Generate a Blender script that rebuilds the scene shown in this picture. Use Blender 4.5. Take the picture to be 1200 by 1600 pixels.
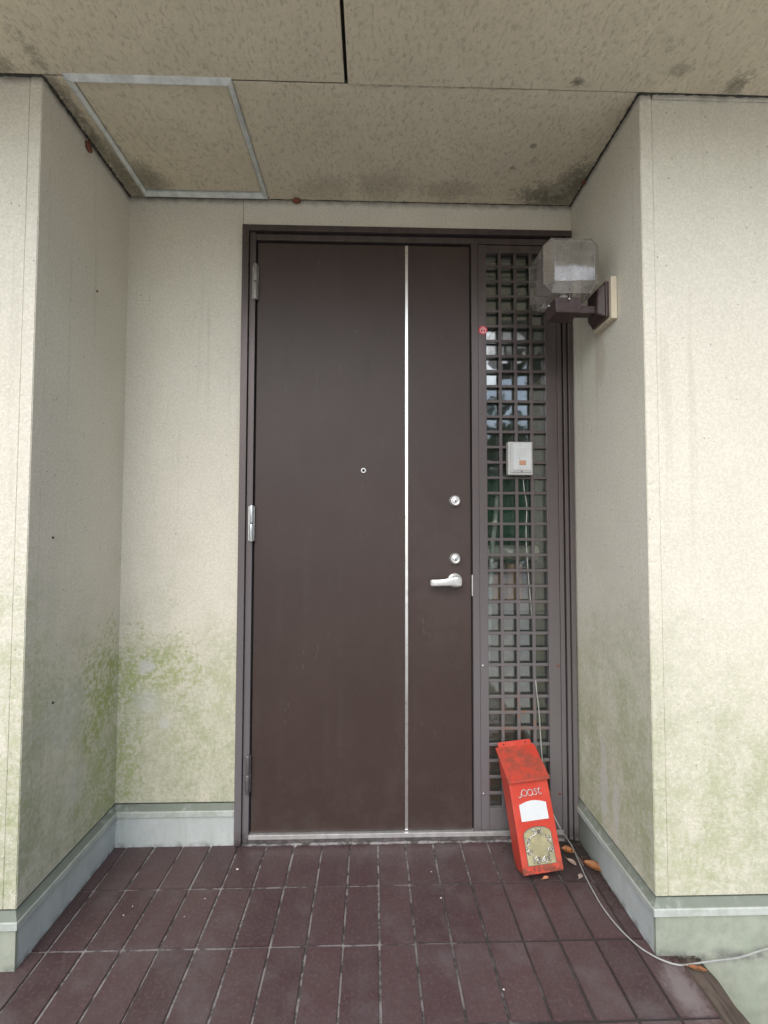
import bpy, bmesh, math, random
from mathutils import Vector, Matrix
random.seed(7)
for o in list(bpy.data.objects): bpy.data.objects.remove(o)
scene = bpy.context.scene
COL = scene.collection
R = math.radians

# ------------------------------------------------------------------ camera
CAM = Vector((-0.0111, -1.6379, 1.1048)); FPX = 705.537
YAW, PITCH, ROLL = -0.0269, 0.0384, 0.0019
_f = Vector((-math.sin(YAW)*math.cos(PITCH), math.cos(YAW)*math.cos(PITCH), math.sin(PITCH)))
_r0 = Vector((math.cos(YAW), math.sin(YAW), 0)); _u0 = _r0.cross(_f)
_r = _r0*math.cos(ROLL) + _u0*math.sin(ROLL); _u = -_r0*math.sin(ROLL) + _u0*math.cos(ROLL)
cd = bpy.data.cameras.new('camera'); cam = bpy.data.objects.new('camera', cd); COL.objects.link(cam)
cam.matrix_world = Matrix(((_r.x, _u.x, -_f.x, CAM.x), (_r.y, _u.y, -_f.y, CAM.y), (_r.z, _u.z, -_f.z, CAM.z), (0, 0, 0, 1)))
cd.sensor_fit = 'HORIZONTAL'; cd.sensor_width = 36; cd.lens = FPX/1200*36
cd.clip_start = 0.02; cd.clip_end = 2000
scene.camera = cam
def un(x, y, ax, v):
    """photo pixel (1200x1600) -> point where its ray meets the plane axis=v"""
    d = _f + _r*((x-600)/FPX) - _u*((y-800)/FPX)
    return CAM + d*((v-CAM[ax])/d[ax])

# ------------------------------------------------------------------ light
SUN_EL, SUN_AZ = R(47), (-0.32, -1.0)           # front left, veiled
w = bpy.data.worlds.new('World'); scene.world = w; w.use_nodes = True
nt = w.node_tree; bg = nt.nodes['Background']
sky = nt.nodes.new('ShaderNodeTexSky'); sky.sky_type = 'NISHITA'; sky.sun_disc = False
sky.sun_elevation = SUN_EL; sky.sun_rotation = math.atan2(SUN_AZ[0], SUN_AZ[1])
sky.dust_density = 2.0; sky.air_density = 1.0; sky.ozone_density = 0.6
nt.links.new(sky.outputs[0], bg.inputs[0]); bg.inputs[1].default_value = 0.15
sl = bpy.data.lights.new('sun', 'SUN'); sl.energy = 1.6; sl.angle = R(80); sl.color = (1, .985, .96)
so = bpy.data.objects.new('sun', sl); COL.objects.link(so)
sd = Vector((SUN_AZ[0], SUN_AZ[1], 0)).normalized()*math.cos(SUN_EL) + Vector((0, 0, math.sin(SUN_EL)))
so.rotation_euler = sd.to_track_quat('Z', 'Y').to_euler(); so.location = sd*20
scene.view_settings.view_transform = 'Standard'; scene.view_settings.look = 'None'
scene.view_settings.exposure = 0.78; scene.view_settings.gamma = 1
scene.render.engine = 'CYCLES'
scene.cycles.max_bounces = 10; scene.cycles.transparent_max_bounces = 16

# ------------------------------------------------------------------ material helpers
class MT:
    def __init__(s, name):
        s.m = bpy.data.materials.new(name); s.m.use_nodes = True
        s.t = s.m.node_tree; s.b = s.t.nodes['Principled BSDF']; s.out = s.t.nodes['Material Output']
        g = s.t.nodes.new('ShaderNodeNewGeometry'); s.pos = g.outputs['Position']; s.nrm = g.outputs['Normal']
        tc = s.t.nodes.new('ShaderNodeTexCoord'); s.obj = tc.outputs['Object']
        oi = s.t.nodes.new('ShaderNodeObjectInfo'); s.rnd = oi.outputs['Random']
    def put(s, sock, v):
        if isinstance(v, bpy.types.NodeSocket): s.t.links.new(v, sock)
        else: sock.default_value = v
    def n(s, typ, **kw):
        nd = s.t.nodes.new(typ)
        for k, v in kw.items(): setattr(nd, k, v)
        return nd
    def math(s, op, a, b=0.0, c=None, clamp=False):
        nd = s.n('ShaderNodeMath', operation=op, use_clamp=clamp); s.put(nd.inputs[0], a); s.put(nd.inputs[1], b)
        if c is not None: s.put(nd.inputs[2], c)
        return nd.outputs[0]
    def add(s, a, b): return s.math('ADD', a, b)
    def mul(s, a, b): return s.math('MULTIPLY', a, b)
    def mx(s, a, b): return s.math('MAXIMUM', a, b)
    def ss(s, v, lo, hi, a=0.0, b=1.0):
        nd = s.n('ShaderNodeMapRange', interpolation_type='SMOOTHSTEP'); s.put(nd.inputs[0], v)
        nd.inputs[1].default_value = lo; nd.inputs[2].default_value = hi; nd.inputs[3].default_value = a; nd.inputs[4].default_value = b
        return nd.outputs[0]
    def vscale(s, v, sc):
        nd = s.n('ShaderNodeVectorMath', operation='MULTIPLY'); s.put(nd.inputs[0], v); nd.inputs[1].default_value = sc
        return nd.outputs[0]
    def noise(s, scale, detail=3, rough=.55, vec=None, dist=0.0):
        nd = s.n('ShaderNodeTexNoise'); s.put(nd.inputs['Vector'], vec or s.pos)
        nd.inputs['Scale'].default_value = scale; nd.inputs['Detail'].default_value = detail
        nd.inputs['Roughness'].default_value = rough; nd.inputs['Distortion'].default_value = dist
        return nd.outputs[0]
    def vor(s, scale, vec=None, feature='F1', rnd=1.0):
        nd = s.n('ShaderNodeTexVoronoi', feature=feature); s.put(nd.inputs['Vector'], vec or s.pos); nd.inputs['Scale'].default_value = scale
        nd.inputs['Randomness'].default_value = rnd
        return nd.outputs[0]
    def xyz(s, v=None):
        nd = s.n('ShaderNodeSeparateXYZ'); s.put(nd.inputs[0], v or s.pos); return nd.outputs
    def mix(s, fac, a, b, blend='MIX'):
        nd = s.n('ShaderNodeMix', data_type='RGBA', blend_type=blend); s.put(nd.inputs[0], fac)
        for i, v in ((6, a), (7, b)):
            if not isinstance(v, bpy.types.NodeSocket) and len(v) == 3: v = (*v, 1)
            s.put(nd.inputs[i], v)
        return nd.outputs[2]
    def blob(s, c, rad, amp, nz, soft=.35):
        """stain of its own shape: 1 inside, ragged edge by noise nz"""
        nd = s.n('ShaderNodeVectorMath', operation='SUBTRACT'); s.put(nd.inputs[0], s.pos); nd.inputs[1].default_value = c
        if not hasattr(rad, '__len__'): rad = (rad,)*3
        v = s.vscale(nd.outputs[0], tuple(1/r for r in rad))
        ln = s.n('ShaderNodeVectorMath', operation='LENGTH'); s.put(ln.inputs[0], v)
        d = s.add(ln.outputs['Value'], s.mul(s.add(nz, -.5), amp))
        return s.ss(d, 1-soft, 1+soft, 1, 0)
    def bump(s, h, strength=.5, dist=.002):
        nd = s.n('ShaderNodeBump'); nd.inputs['Strength'].default_value = strength; nd.inputs['Distance'].default_value = dist
        s.put(nd.inputs['Height'], h); s.t.links.new(nd.outputs[0], s.b.inputs['Normal'])
    def fin(s, col=None, rough=.6, metal=0.0, spec=.5):
        if col is not None:
            if not isinstance(col, bpy.types.NodeSocket) and len(col) == 3: col = (*col, 1)
            s.put(s.b.inputs['Base Color'], col)
        s.put(s.b.inputs['Roughness'], rough); s.put(s.b.inputs['Metallic'], metal); s.b.inputs['Specular IOR Level'].default_value = spec
        return s.m

def mat_stucco():
    m = MT('cream_stucco')
    big = m.noise(3.5, 4, .6); mid = m.noise(22, 5, .65); fine = m.noise(260, 3, .6); grain = m.vor(330)
    x, y, z = m.xyz()
    base = m.mix(m.ss(big, .3, .7), (.72, .68, .565), (.67, .632, .52))
    gr1 = m.noise(135, 3, .65)
    base = m.mix(m.mul(m.ss(fine, .40, .62), .30), base, (.84, .82, .73))
    base = m.mix(m.mul(m.ss(gr1, .56, .40), .22), base, (.46, .435, .35))
    base = m.mix(m.mul(m.ss(gr1, .56, .70), .30), base, (.86, .84, .76))
    base = m.mix(m.mul(m.ss(grain, .34, .05), .38), base, (.34, .31, .25))
    # specks of dirt
    sp = m.mul(m.ss(m.vor(40), .13, .05), m.ss(m.noise(9, 2), .50, .60))
    base = m.mix(m.mul(sp, .65), base, (.16, .14, .10))
    # algae: faint film low down on all faces, streaky; stronger ragged patches in places
    streak = m.noise(1, 4, .6, m.vscale(m.pos, (14, 14, 2.2)))
    mott = m.add(m.mul(m.noise(16, 6, .75), .5), m.mul(m.noise(75, 4, .7), .5))
    film = m.mul(m.mul(m.ss(m.add(z, m.mul(m.add(m.noise(3.2, 4, .6), -.5), 1.6)), 1.05, .15), m.ss(mott, .38, .62, .50, 1)), m.ss(m.add(m.mul(mid, .45), m.add(m.mul(streak, .5), m.mul(m.noise(60, 4, .7), .25))), .32, .70))
    base = m.mix(m.mul(film, 1.0), base, (.37, .39, .255))
    patches = None
    rag = m.add(m.mul(m.noise(9, 6, .72), .35), m.add(m.mul(m.noise(38, 6, .75), .35), m.mul(m.noise(120, 4, .7), .30)))
    for c, rad, k in (((-.905, -.10, .55), (.1, .16, .16), 1), ((-.905, -.30, .58), (.1, .09, .10), .75), ((-.905, -.06, .30), (.1, .12, .18), .6),
                      ((-.80, 0, .60), (.16, .1, .11), .85), ((-.87, 0, .28), (.06, .1, .15), .8), ((-.55, 0, .58), (.07, .1, .16), .35),
                      ((-.62, 0, .36), (.16, .1, .10), .25), ((-.92, -.44, .58), (.05, .1, .30), .35), ((-.97, -.45, .9), (.03, .1, .05), .3),
                      ((.85, -.44, .42), (.16, .1, .22), .22), ((1.0, -.44, .60), (.14, .1, .18), .22), ((.735, -.34, .45), (.1, .12, .32), .28),
                      ((.735, -.12, .40), (.1, .14, .35), .25), ((.84, -.44, .25), (.12, .1, .10), .25)):
        b = m.mul(m.blob(c, rad, 9.0, rag, .55), k); patches = b if patches is None else m.mx(patches, b)
    base = m.mix(m.mul(patches, m.ss(mott, .43, .55, .10, .95)), base, m.mix(mid, (.27, .33, .11), (.42, .45, .20)))
    # pale lichen and washed places
    li = None
    for c, rad, k in (((-.80, 0, .50), (.045, .1, .04), .6), ((-.81, 0, .62), (.025, .1, .022), .9), ((-.905, -.27, .56), (.1, .10, .09), .6), ((-.905, -.22, .34), (.1, .05, .05), .4),
                      ((.735, -.18, .30), (.1, .022, .12), .8), ((.735, -.25, .25), (.1, .016, .09), .8), ((-.74, 0, .42), (.02, .1, .02), .7)):
        b = m.mul(m.blob(c, rad, 9.0, rag, .3), k); li = b if li is None else m.mx(li, b)
    base = m.mix(m.mul(li, .8), base, (.58, .58, .55))
    fl = m.mul(m.ss(m.vor(85), .26, .14), m.mul(m.ss(z, .75, .5), m.ss(m.noise(6, 4, .7), .50, .62)))
    base = m.mix(m.mul(fl, .7), base, (.60, .60, .56))
    run = m.mul(m.ss(m.noise(1, 3, .6, m.vscale(m.pos, (26, 26, .9))), .60, .72), m.ss(z, .3, 2.0))
    base = m.mix(m.mul(run, .22), base, (.36, .33, .25))
    # brown drip under the lamp board and dirt along the ceiling edge
    drip = m.blob((.735, -.20, 1.68), (.1, .03, .09), 1.2, mid, .6)
    base = m.mix(m.mul(drip, .30), base, (.40, .29, .16))
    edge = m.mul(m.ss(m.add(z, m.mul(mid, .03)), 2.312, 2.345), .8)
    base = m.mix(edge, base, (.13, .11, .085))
    h = m.add(m.mul(fine, .6), m.add(m.mul(m.noise(110, 3), .7), m.mul(m.ss(grain, 0, .5), .5)))
    m.bump(m.add(h, m.mul(gr1, 1.2)), .50, .0026)
    return m.fin(base, .92, 0, .25)

def mat_ceiling():
    m = MT('ceiling_board')
    fine = m.noise(170, 4, .6); mid = m.noise(26, 5, .65); big = m.noise(4, 4, .6); pit = m.vor(95)
    base = m.mix(m.ss(big, .3, .7), (.665, .60, .45), (.625, .56, .415))
    base = m.mix(m.mul(m.ss(mid, .45, .75), .22), base, (.42, .37, .25))
    wv = m.n('ShaderNodeTexNoise'); m.put(wv.inputs['Vector'], m.vscale(m.pos, (1, .55, 1))); wv.inputs['Scale'].default_value = 105; wv.inputs['Detail'].default_value = 2; wv.inputs['Distortion'].default_value = .4
    pits = m.ss(wv.outputs[0], .54, .68)
    base = m.mix(m.mul(pits, .40), base, (.33, .29, .205))
    base = m.mix(m.mul(m.ss(m.noise(75, 3, .7), .57, .68), .35), base, (.34, .30, .21))
    base = m.mix(m.mul(m.ss(wv.outputs[0], .46, .34), .20), base, (.72, .645, .485))
    rag = m.add(m.mul(m.noise(10, 6, .72), .4), m.add(m.mul(m.noise(45, 6, .75), .35), m.mul(m.noise(140, 3, .7), .25)))
    st = None
    for c, rad, k in (((.64, -.045, 2.325), (.12, .055, .2), .95), ((.70, -.10, 2.325), (.06, .10, .2), .9), ((-.80, -.08, 2.325), (.06, .07, .2), .75),
                      ((-.87, -.10, 2.325), (.035, .14, .2), .85), ((-.885, -.28, 2.325), (.022, .2, .2), .85), ((.02, -.07, 2.325), (.10, .06, .2), .42), ((.28, -.06, 2.325), (.12, .05, .2), .40), ((-.18, -.06, 2.325), (.10, .05, .2), .35),
                      ((.545, -.468, 2.325), (.017, .012, .2), .95), ((.80, -.51, 2.325), (.024, .014, .2), .8), ((.985, -.475, 2.325), (.03, .03, .2), .85), ((.50, -.26, 2.325), (.010, .008, .2), .9),
                      ((.46, -.17, 2.325), (.010, .008, .2), .7), ((.74, -.56, 2.325), (.012, .008, .2), .6), ((-1.0, -.47, 2.325), (.04, .03, .2), .6), ((.52, -.2, 2.325), (.01, .01, .2), .4), ((.95, -.60, 2.325), (.3, .16, .2), .22)):
        b = m.mul(m.blob(c, rad, 8.0, rag, .5), k); st = b if st is None else m.mx(st, b)
    base = m.mix(m.mul(st, m.ss(rag, .42, .54, .45, .9)), base, (.10, .095, .072))
    gr = m.mul(m.ss(rag, .5, .62), m.ss(m.noise(3, 3), .45, .62))
    base = m.mix(m.mul(gr, .30), base, (.34, .33, .19))
    sp = m.mul(m.ss(m.vor(40), .12, .05), m.ss(m.noise(8, 2), .50, .62))
    base = m.mix(m.mul(sp, .6), base, (.13, .11, .075))
    m.bump(m.add(m.mul(fine, .35), m.add(m.mul(wv.outputs[0], -1.2), m.mul(m.noise(60, 3), .5))), .45, .004)
    return m.fin(base, .9, 0, .25)

def mat_skirt():
    m = MT('skirting_cement')
    x, y, z = m.xyz(); mid = m.noise(18, 5, .65); streak = m.noise(1, 4, .6, m.vscale(m.pos, (20, 20, 3)))
    base = m.mix(m.ss(mid, .3, .7), (.44, .475, .455), (.51, .545, .525))
    outer = m.mx(m.ss(m.mul(y, -1), .43, .437), 0)
    base = m.mix(outer, base, m.mix(m.ss(mid, .3, .7), (.27, .30, .235), (.36, .385, .31)))
    g = m.ss(m.add(m.mul(mid, .5), m.mul(streak, .5)), .48, .66)
    base = m.mix(m.mul(g, .40), base, (.26, .32, .24))
    dirt = m.mul(m.mul(m.ss(m.add(z, m.mul(mid, .03)), .036, .010), m.ss(z, -.03, -.005)), m.ss(m.noise(30, 4), .38, .6))
    base = m.mix(m.mul(dirt, .65), base, (.12, .12, .115))
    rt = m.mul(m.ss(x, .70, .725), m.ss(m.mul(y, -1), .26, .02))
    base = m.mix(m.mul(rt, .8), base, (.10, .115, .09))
    m.bump(m.noise(140, 4), .35, .0015)
    return m.fin(base, .75, 0, .35)

def mat_ledge():
    m = MT('ledge_flashing')
    x, y, z = m.xyz(); mid = m.noise(30, 5, .7); st = m.noise(5, 4)
    base = m.mix(m.ss(mid, .35, .7), (.50, .53, .49), (.38, .42, .36))
    top = m.mul(m.ss(z, .1215, .125), m.ss(m.add(m.mul(mid, .5), m.mul(st, .5)), .22, .48))
    base = m.mix(m.mul(top, .85), base, (.13, .15, .115))
    m.bump(m.noise(120, 3), .4, .0015)
    return m.fin(base, .7, 0, .35)

def mat_tile():
    m = MT('brown_quarry_tile')
    tint = m.mix(m.rnd, (.056, .032, .034), (.078, .046, .047))
    mid = m.noise(14, 5, .65); fine = m.noise(300, 3)
    base = m.mix(m.ss(mid, .35, .7), tint, m.mix(.5, tint, (.088, .064, .06)))
    base = m.mix(m.mul(m.ss(m.noise(120, 4, .7), .48, .68), .45), base, (.15, .095, .098))
    base = m.mix(m.mul(m.ss(m.noise(48, 5, .75), .56, .70), .6), base, (.045, .026, .028))
    dust = m.mul(m.ss(m.noise(6, 5, .7), .48, .72), .45)
    base = m.mix(dust, base, (.13, .115, .117))
    sp = m.ss(m.vor(70), .07, .035)
    base = m.mix(m.mul(m.mul(sp, m.ss(m.noise(11, 2), .58, .64)), .7), base, (.33, .29, .27))
    x, y, z = m.xyz()
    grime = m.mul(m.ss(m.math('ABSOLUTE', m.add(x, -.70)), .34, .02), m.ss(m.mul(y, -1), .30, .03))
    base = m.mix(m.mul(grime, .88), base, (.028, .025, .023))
    scuff = m.blob((.74, -.53, 0), (.03, .06, .1), 2.5, m.noise(24, 5, .7), .5)
    base = m.mix(m.mul(scuff, .35), base, (.34, .31, .31))
    m.bump(m.add(m.mul(fine, .4), m.noise(60, 4)), .25, .0015)
    return m.fin(base, m.ss(mid, .2, .8, .40, .60), 0, .5)

def mat_grout():
    m = MT('grout')
    x, y, z = m.xyz(); n_ = m.noise(9, 4, .65)
    pale = m.mul(m.ss(m.add(x, m.mul(m.add(n_, -.5), 1.1)), .45, -.05), m.ss(m.add(y, m.mul(m.add(n_, -.5), .5)), -.95, -.55))
    pale = m.mx(pale, m.mul(m.ss(m.mul(y, -1), .22, .12), m.ss(n_, .35, .5)))
    base = m.mix(m.mul(pale, m.ss(m.noise(17, 5, .75), .42, .56, .15, 1)), (.05, .044, .042), (.25, .238, .234))
    m.bump(m.noise(200, 3), .5, .002)
    return m.fin(base, .9, 0, .2)

def mat_plain(name, col, rough=.5, metal=0.0, var=.15, scale=25, bump=.1, spec=.5, bscale=180, aniso=None):
    m = MT(name)
    n_ = m.noise(scale, 4, .6, m.vscale(m.pos, aniso) if aniso else None)
    dark = tuple(c*(1-var) for c in col); light = tuple(min(1, c*(1+var)) for c in col)
    base = m.mix(m.ss(n_, .3, .7), dark, light)
    if bump: m.bump(m.noise(bscale, 3), bump, .001)
    return m.fin(base, m.ss(n_, .2, .8, max(.02, rough-.05), min(1, rough+.07)), metal, spec)

def mat_bronze():
    m = MT('bronze_aluminium')
    x, y, z = m.xyz(); n_ = m.noise(1, 4, .6, m.vscale(m.pos, (30, 30, 4))); f_ = m.noise(40, 4, .7)
    base = m.mix(m.ss(n_, .3, .7), (.078, .060, .056), (.098, .078, .073))
    low_sheen = m.mul(m.ss(m.add(z, m.mul(n_, .5)), 1.9, .4), .62)       # paler downwards: reflected ground and sky painted into the colour
    base = m.mix(low_sheen, base, (.255, .245, .255))
    sp = m.mul(m.ss(m.vor(60), .08, .04), m.ss(m.noise(12, 2), .55, .62))
    base = m.mix(m.mul(sp, .5), base, (.36, .32, .29))
    rust = m.mul(m.blob((.53, 0, .42), (.10, .1, .10), 2.6, f_, .4), m.ss(f_, .48, .62))
    base = m.mix(m.mul(rust, .8), base, (.30, .13, .05))
    low = m.mul(m.ss(z, .07, .0), m.ss(f_, .35, .6))
    base = m.mix(m.mul(low, .8), base, (.05, .038, .03))
    m.bump(m.noise(150, 3), .12, .001)
    return m.fin(base, .36, .35, .5)

def mat_door():
    m = MT('brown_door_sheet')
    n_ = m.noise(3, 4, .6); f_ = m.noise(420, 2)
    base = m.mix(m.ss(n_, .3, .7), (.046, .029, .024), (.054, .035, .029))
    base = m.mix(m.mul(m.ss(f_, .5, .8), .3), base, (.11, .09, .085))
    sp = m.mul(m.ss(m.vor(24), .045, .02), m.ss(m.noise(7, 2), .56, .62))
    base = m.mix(m.mul(sp, .5), base, (.28, .25, .22))
    x, y, z = m.xyz()
    st = m.noise(1, 4, .65, m.vscale(m.pos, (22, 22, 1.3)))
    dust = m.mul(m.ss(st, .48, .70), m.ss(m.noise(5, 5, .7), .40, .62))
    base = m.mix(m.mul(dust, .06), base, (.15, .13, .12))
    hz = m.blob((.27, 0, .93), (.13, .2, .22), 4.0, m.noise(14, 5, .7), .7)
    base = m.mix(m.mul(hz, .08), base, (.14, .12, .11))
    foot = m.mul(m.ss(z, .38, .05), m.ss(m.noise(12, 5, .7), .42, .62))
    base = m.mix(m.mul(foot, .09), base, (.13, .115, .105))
    sc_ = m.mul(m.ss(m.noise(1, 2, .5, m.vscale(m.pos, (55, 55, 9)), 1.5), .68, .71), m.ss(m.noise(3, 2), .5, .6))
    base = m.mix(m.mul(sc_, .2), base, (.17, .145, .13))
    m.bump(m.add(m.mul(f_, .3), m.mul(m.noise(5, 2), 2.5)), .12, .001)
    return m.fin(base, m.add(.46, m.add(m.mul(dust, .05), m.mul(hz, -.05))), 0, .38)

def mat_red(name='red_enamel', wear=.5):
    m = MT(name)
    f_ = m.noise(38, 6, .7, m.obj); b_ = m.noise(11, 5, .65, m.obj); x, y, z = m.xyz(m.obj)
    base = m.mix(m.ss(b_, .3, .7), (.47, .040, .022), (.53, .065, .040))
    fade = m.noise(5, 4, .6, m.obj); base = m.mix(m.mul(m.ss(fade, .45, .7), .35), base, (.55, .13, .085))
    edge_ = m.mul(m.ss(m.noise(60, 5, .75, m.obj), .60, .68), .7); base = m.mix(edge_, base, (.20, .05, .03))
    rs = m.mul(m.ss(z, .045, .004), m.ss(f_, .44, .54))
    if wear > .6: rs = m.mx(rs, m.mul(m.ss(b_, .38, .56), m.ss(f_, .30, .62, .15, .9)))
    base = m.mix(m.mul(rs, .9), base, m.mix(f_, (.07, .022, .014), (.20, .065, .035)))
    m.bump(m.add(f_, m.mul(rs, .6)), .3, .001)
    return m.fin(base, m.add(.38, m.mul(rs, .4)), 0, .45)

def mat_glass(name, tint, dirt, refl=1.0, dcol=(.3, .31, .28), rough=.03, dscale=14, extra=0.0):
    """thin sheet: see-through, mirrored by Fresnel, with a diffuse film for dirt and painted haze"""
    m = MT(name); t = m.t; t.nodes.remove(m.b)
    tr = m.n('ShaderNodeBsdfTransparent'); tr.inputs[0].default_value = (*tint, 1)
    gl = m.n('ShaderNodeBsdfGlossy'); gl.inputs['Roughness'].default_value = rough
    fr = m.n('ShaderNodeFresnel'); fr.inputs[0].default_value = 1.52
    df = m.n('ShaderNodeBsdfDiffuse'); df.inputs[0].default_value = (*dcol, 1)
    tl = m.n('ShaderNodeBsdfTranslucent'); tl.inputs[0].default_value = (*dcol, 1)
    wob = m.n('ShaderNodeBump'); wob.inputs['Strength'].default_value = .10; wob.inputs['Distance'].default_value = .004
    m.put(wob.inputs['Height'], m.noise(9, 2)); t.links.new(wob.outputs[0], gl.inputs['Normal'])
    a = m.n('ShaderNodeMixShader'); m.put(a.inputs[0], m.math('MULTIPLY_ADD', fr.outputs[0], 1.75*refl, extra, clamp=True)); t.links.new(tr.outputs[0], a.inputs[1]); t.links.new(gl.outputs[0], a.inputs[2])
    d2 = m.n('ShaderNodeMixShader'); d2.inputs[0].default_value = .4; t.links.new(df.outputs[0], d2.inputs[1]); t.links.new(tl.outputs[0], d2.inputs[2])
    b = m.n('ShaderNodeMixShader'); m.put(b.inputs[0], m.ss(m.noise(dscale, 5, .7), .3, .75, dirt*.45, dirt*1.5)); t.links.new(a.outputs[0], b.inputs[1]); t.links.new(d2.outputs[0], b.inputs[2])
    t.links.new(b.outputs[0], m.out.inputs[0]); return m.m

def mat_leaf():
    m = MT('leaf_green'); n_ = m.noise(.8, 3); 
    base = m.mix(m.rnd, (.045, .085, .022), (.07, .12, .035)); base = m.mix(n_, base, (.09, .12, .04))
    return m.fin(base, .6, 0, .3)

def mat_deadleaf():
    m = MT('dead_leaf'); n_ = m.noise(70, 5, .7)
    base = m.mix(m.rnd, (.34, .135, .04), (.24, .095, .035)); base = m.mix(m.ss(n_, .48, .66), base, (.10, .045, .02))
    m.bump(n_, .4, .001); return m.fin(base, .55, 0, .4)

def mat_oldwood():
    m = MT('weathered_edge'); v = m.vscale(m.pos, (90, 5, 90)); n_ = m.noise(1, 5, .65, v); k = m.noise(16, 4, .7)
    base = m.mix(m.ss(n_, .35, .62), (.045, .034, .028), (.11, .085, .068)); base = m.mix(m.mul(m.ss(k, .55, .7), .6), base, (.05, .04, .03))
    m.bump(n_, .8, .004); return m.fin(base, .8, 0, .3)

def mat_ground():
    m = MT('concrete_yard'); b_ = m.noise(.9, 5, .65); f_ = m.noise(40, 4, .6)
    base = m.mix(m.ss(b_, .3, .7), (.52, .50, .455), (.60, .575, .525)); base = m.mix(m.mul(m.ss(f_, .4, .7), .3), base, (.2, .19, .17))
    m.bump(f_, .3, .004); return m.fin(base, .9)

STUCCO, CEIL, SKIRT, LEDGE, TILE, GROUT = mat_stucco(), mat_ceiling(), mat_skirt(), mat_ledge(), mat_tile(), mat_grout()
BRONZE, DOOR, RED, REDW = mat_bronze(), mat_door(), mat_red(), mat_red('red_enamel_rusty', .9)
ALU = mat_plain('aluminium', (.60, .61, .60), .34, .9, .12, 30, .05)
ALUD = mat_plain('dull_aluminium', (.66, .69, .65), .45, .2, .15, 30, .1)
STEEL = mat_plain('satin_steel', (.72, .72, .70), .38, .75, .08, 40, .03)
BRIGHT = mat_plain('bright_strip', (.86, .86, .85), .30, 1.0, .05, 30, .02)
HINGET = mat_plain('hinge_weathered', (.32, .30, .275), .45, .4, .2, 40, .1)
GREYSTEEL = mat_plain('hinge_grey', (.20, .195, .19), .4, .6, .15, 40, .1)
DARK = mat_plain('dark_gap', (.012, .011, .010), .9, 0, .1, 30, 0)
SEAL = mat_plain('joint_seal', (.05, .046, .036), .85, 0, .3, 30, .2)
SILLM = mat_plain('shadow_mortar', (.09, .078, .076), .9, 0, .4, 40, .4)  # mortar darkened so the strip under the threshold reads as shadow
CAULK = mat_plain('old_caulk', (.44, .41, .31), .8, 0, .3, 60, .5, .3)
BROWNM = mat_plain('brown_cast_metal', (.055, .034, .032), .45, .1, .3, 60, .25)
CREAMW = mat_plain('cream_board', (.66, .58, .44), .6, 0, .06, 12, .1)
IVORY = mat_plain('ivory_plastic', (.43, .43, .405), .42, 0, .05, 20, .05)
IVORY2 = mat_plain('ivory_face', (.49, .505, .49), .45, 0, .04, 20, .05)
ORANGE = mat_plain('orange_button', (.42, .225, .135), .4, 0, .08, 50, .05)
BLACKP = mat_plain('dark_print', (.10, .10, .095), .6, 0, .1, 50, 0)
GREYP = mat_plain('grey_print', (.40, .41, .40), .6, 0, .1, 50, 0)
CORDM = mat_plain('pale_cord', (.32, .325, .31), .5, 0, .1, 50, .05)
WHITE = mat_plain('white_plate', (.62, .65, .66), .35, 0, .03, 20, .05)
LETTER = mat_plain('worn_silver_paint', (.52, .44, .43), .4, .2, .3, 160, .1)
YRIB = mat_plain('ribbed_plastic', (.38, .35, .205), .4, 0, .25, 22, .1)
SCROLL = mat_plain('old_chrome', (.50, .49, .46), .30, .85, .5, 90, .1)
MUD = mat_plain('mud_brown', (.17, .055, .03), .7, 0, .35, 120, .6)
GLASS = mat_glass('side_glass', (.92, .96, .93), .11, 1.25, (.20, .245, .215), extra=.075)  # light dust plus grey-green film painting the haze of reflected trees
SHADE = mat_glass('acrylic_shade', (.88, .86, .84), .33, 1.2, (.52, .48, .42), .06, 12, .04)
SHEDGE = mat_glass('acrylic_edge', (.85, .84, .82), .42, 1.4, (.62, .62, .60), .08, 16, .06)  # whiter film painted on the bevels to brighten the shade's edges
BULBG = mat_glass('bulb_glass', (.90, .90, .90), .16, 1.0, (.7, .7, .68), .1)
STRED = mat_plain('sticker_red', (.62, .03, .05), .4, 0, .05, 60, 0)
STWHITE = mat_plain('sticker_white', (.80, .72, .70), .4, 0, .03, 60, 0)
PALELEAF = mat_plain('pale_dead_leaf', (.34, .28, .24), .7, 0, .25, 90, .3)
GREENC = mat_plain('green_cloth', (.055, .19, .125), .9, 0, .3, 12, .3, .2, 60)
PAPER = mat_plain('pale_paper', (.74, .66, .58), .8, 0, .2, 40, .2)
CARD = mat_plain('cardboard', (.55, .24, .12), .8, 0, .2, 18, .2)
CARD2 = mat_plain('dull_card', (.32, .24, .20), .8, 0, .2, 18, .2)
POLEW = mat_plain('white_pole', (.72, .72, .70), .35, 0, .05, 20, .05)
ROOM = mat_plain('room_plaster', (.34, .35, .31), .9, 0, .15, 4, .2)
ROOMF = mat_plain('room_floor', (.12, .10, .085), .7, 0, .2, 6, .2)
LEAF, DEAD, OLDW, GROUND = mat_leaf(), mat_deadleaf(), mat_oldwood(), mat_ground()
BARK = mat_plain('bark', (.09, .07, .055), .9, 0, .3, 12, .6)
PELLET = mat_plain('pale_grit', (.60, .56, .50), .8, 0, .1, 80, .2)

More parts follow.
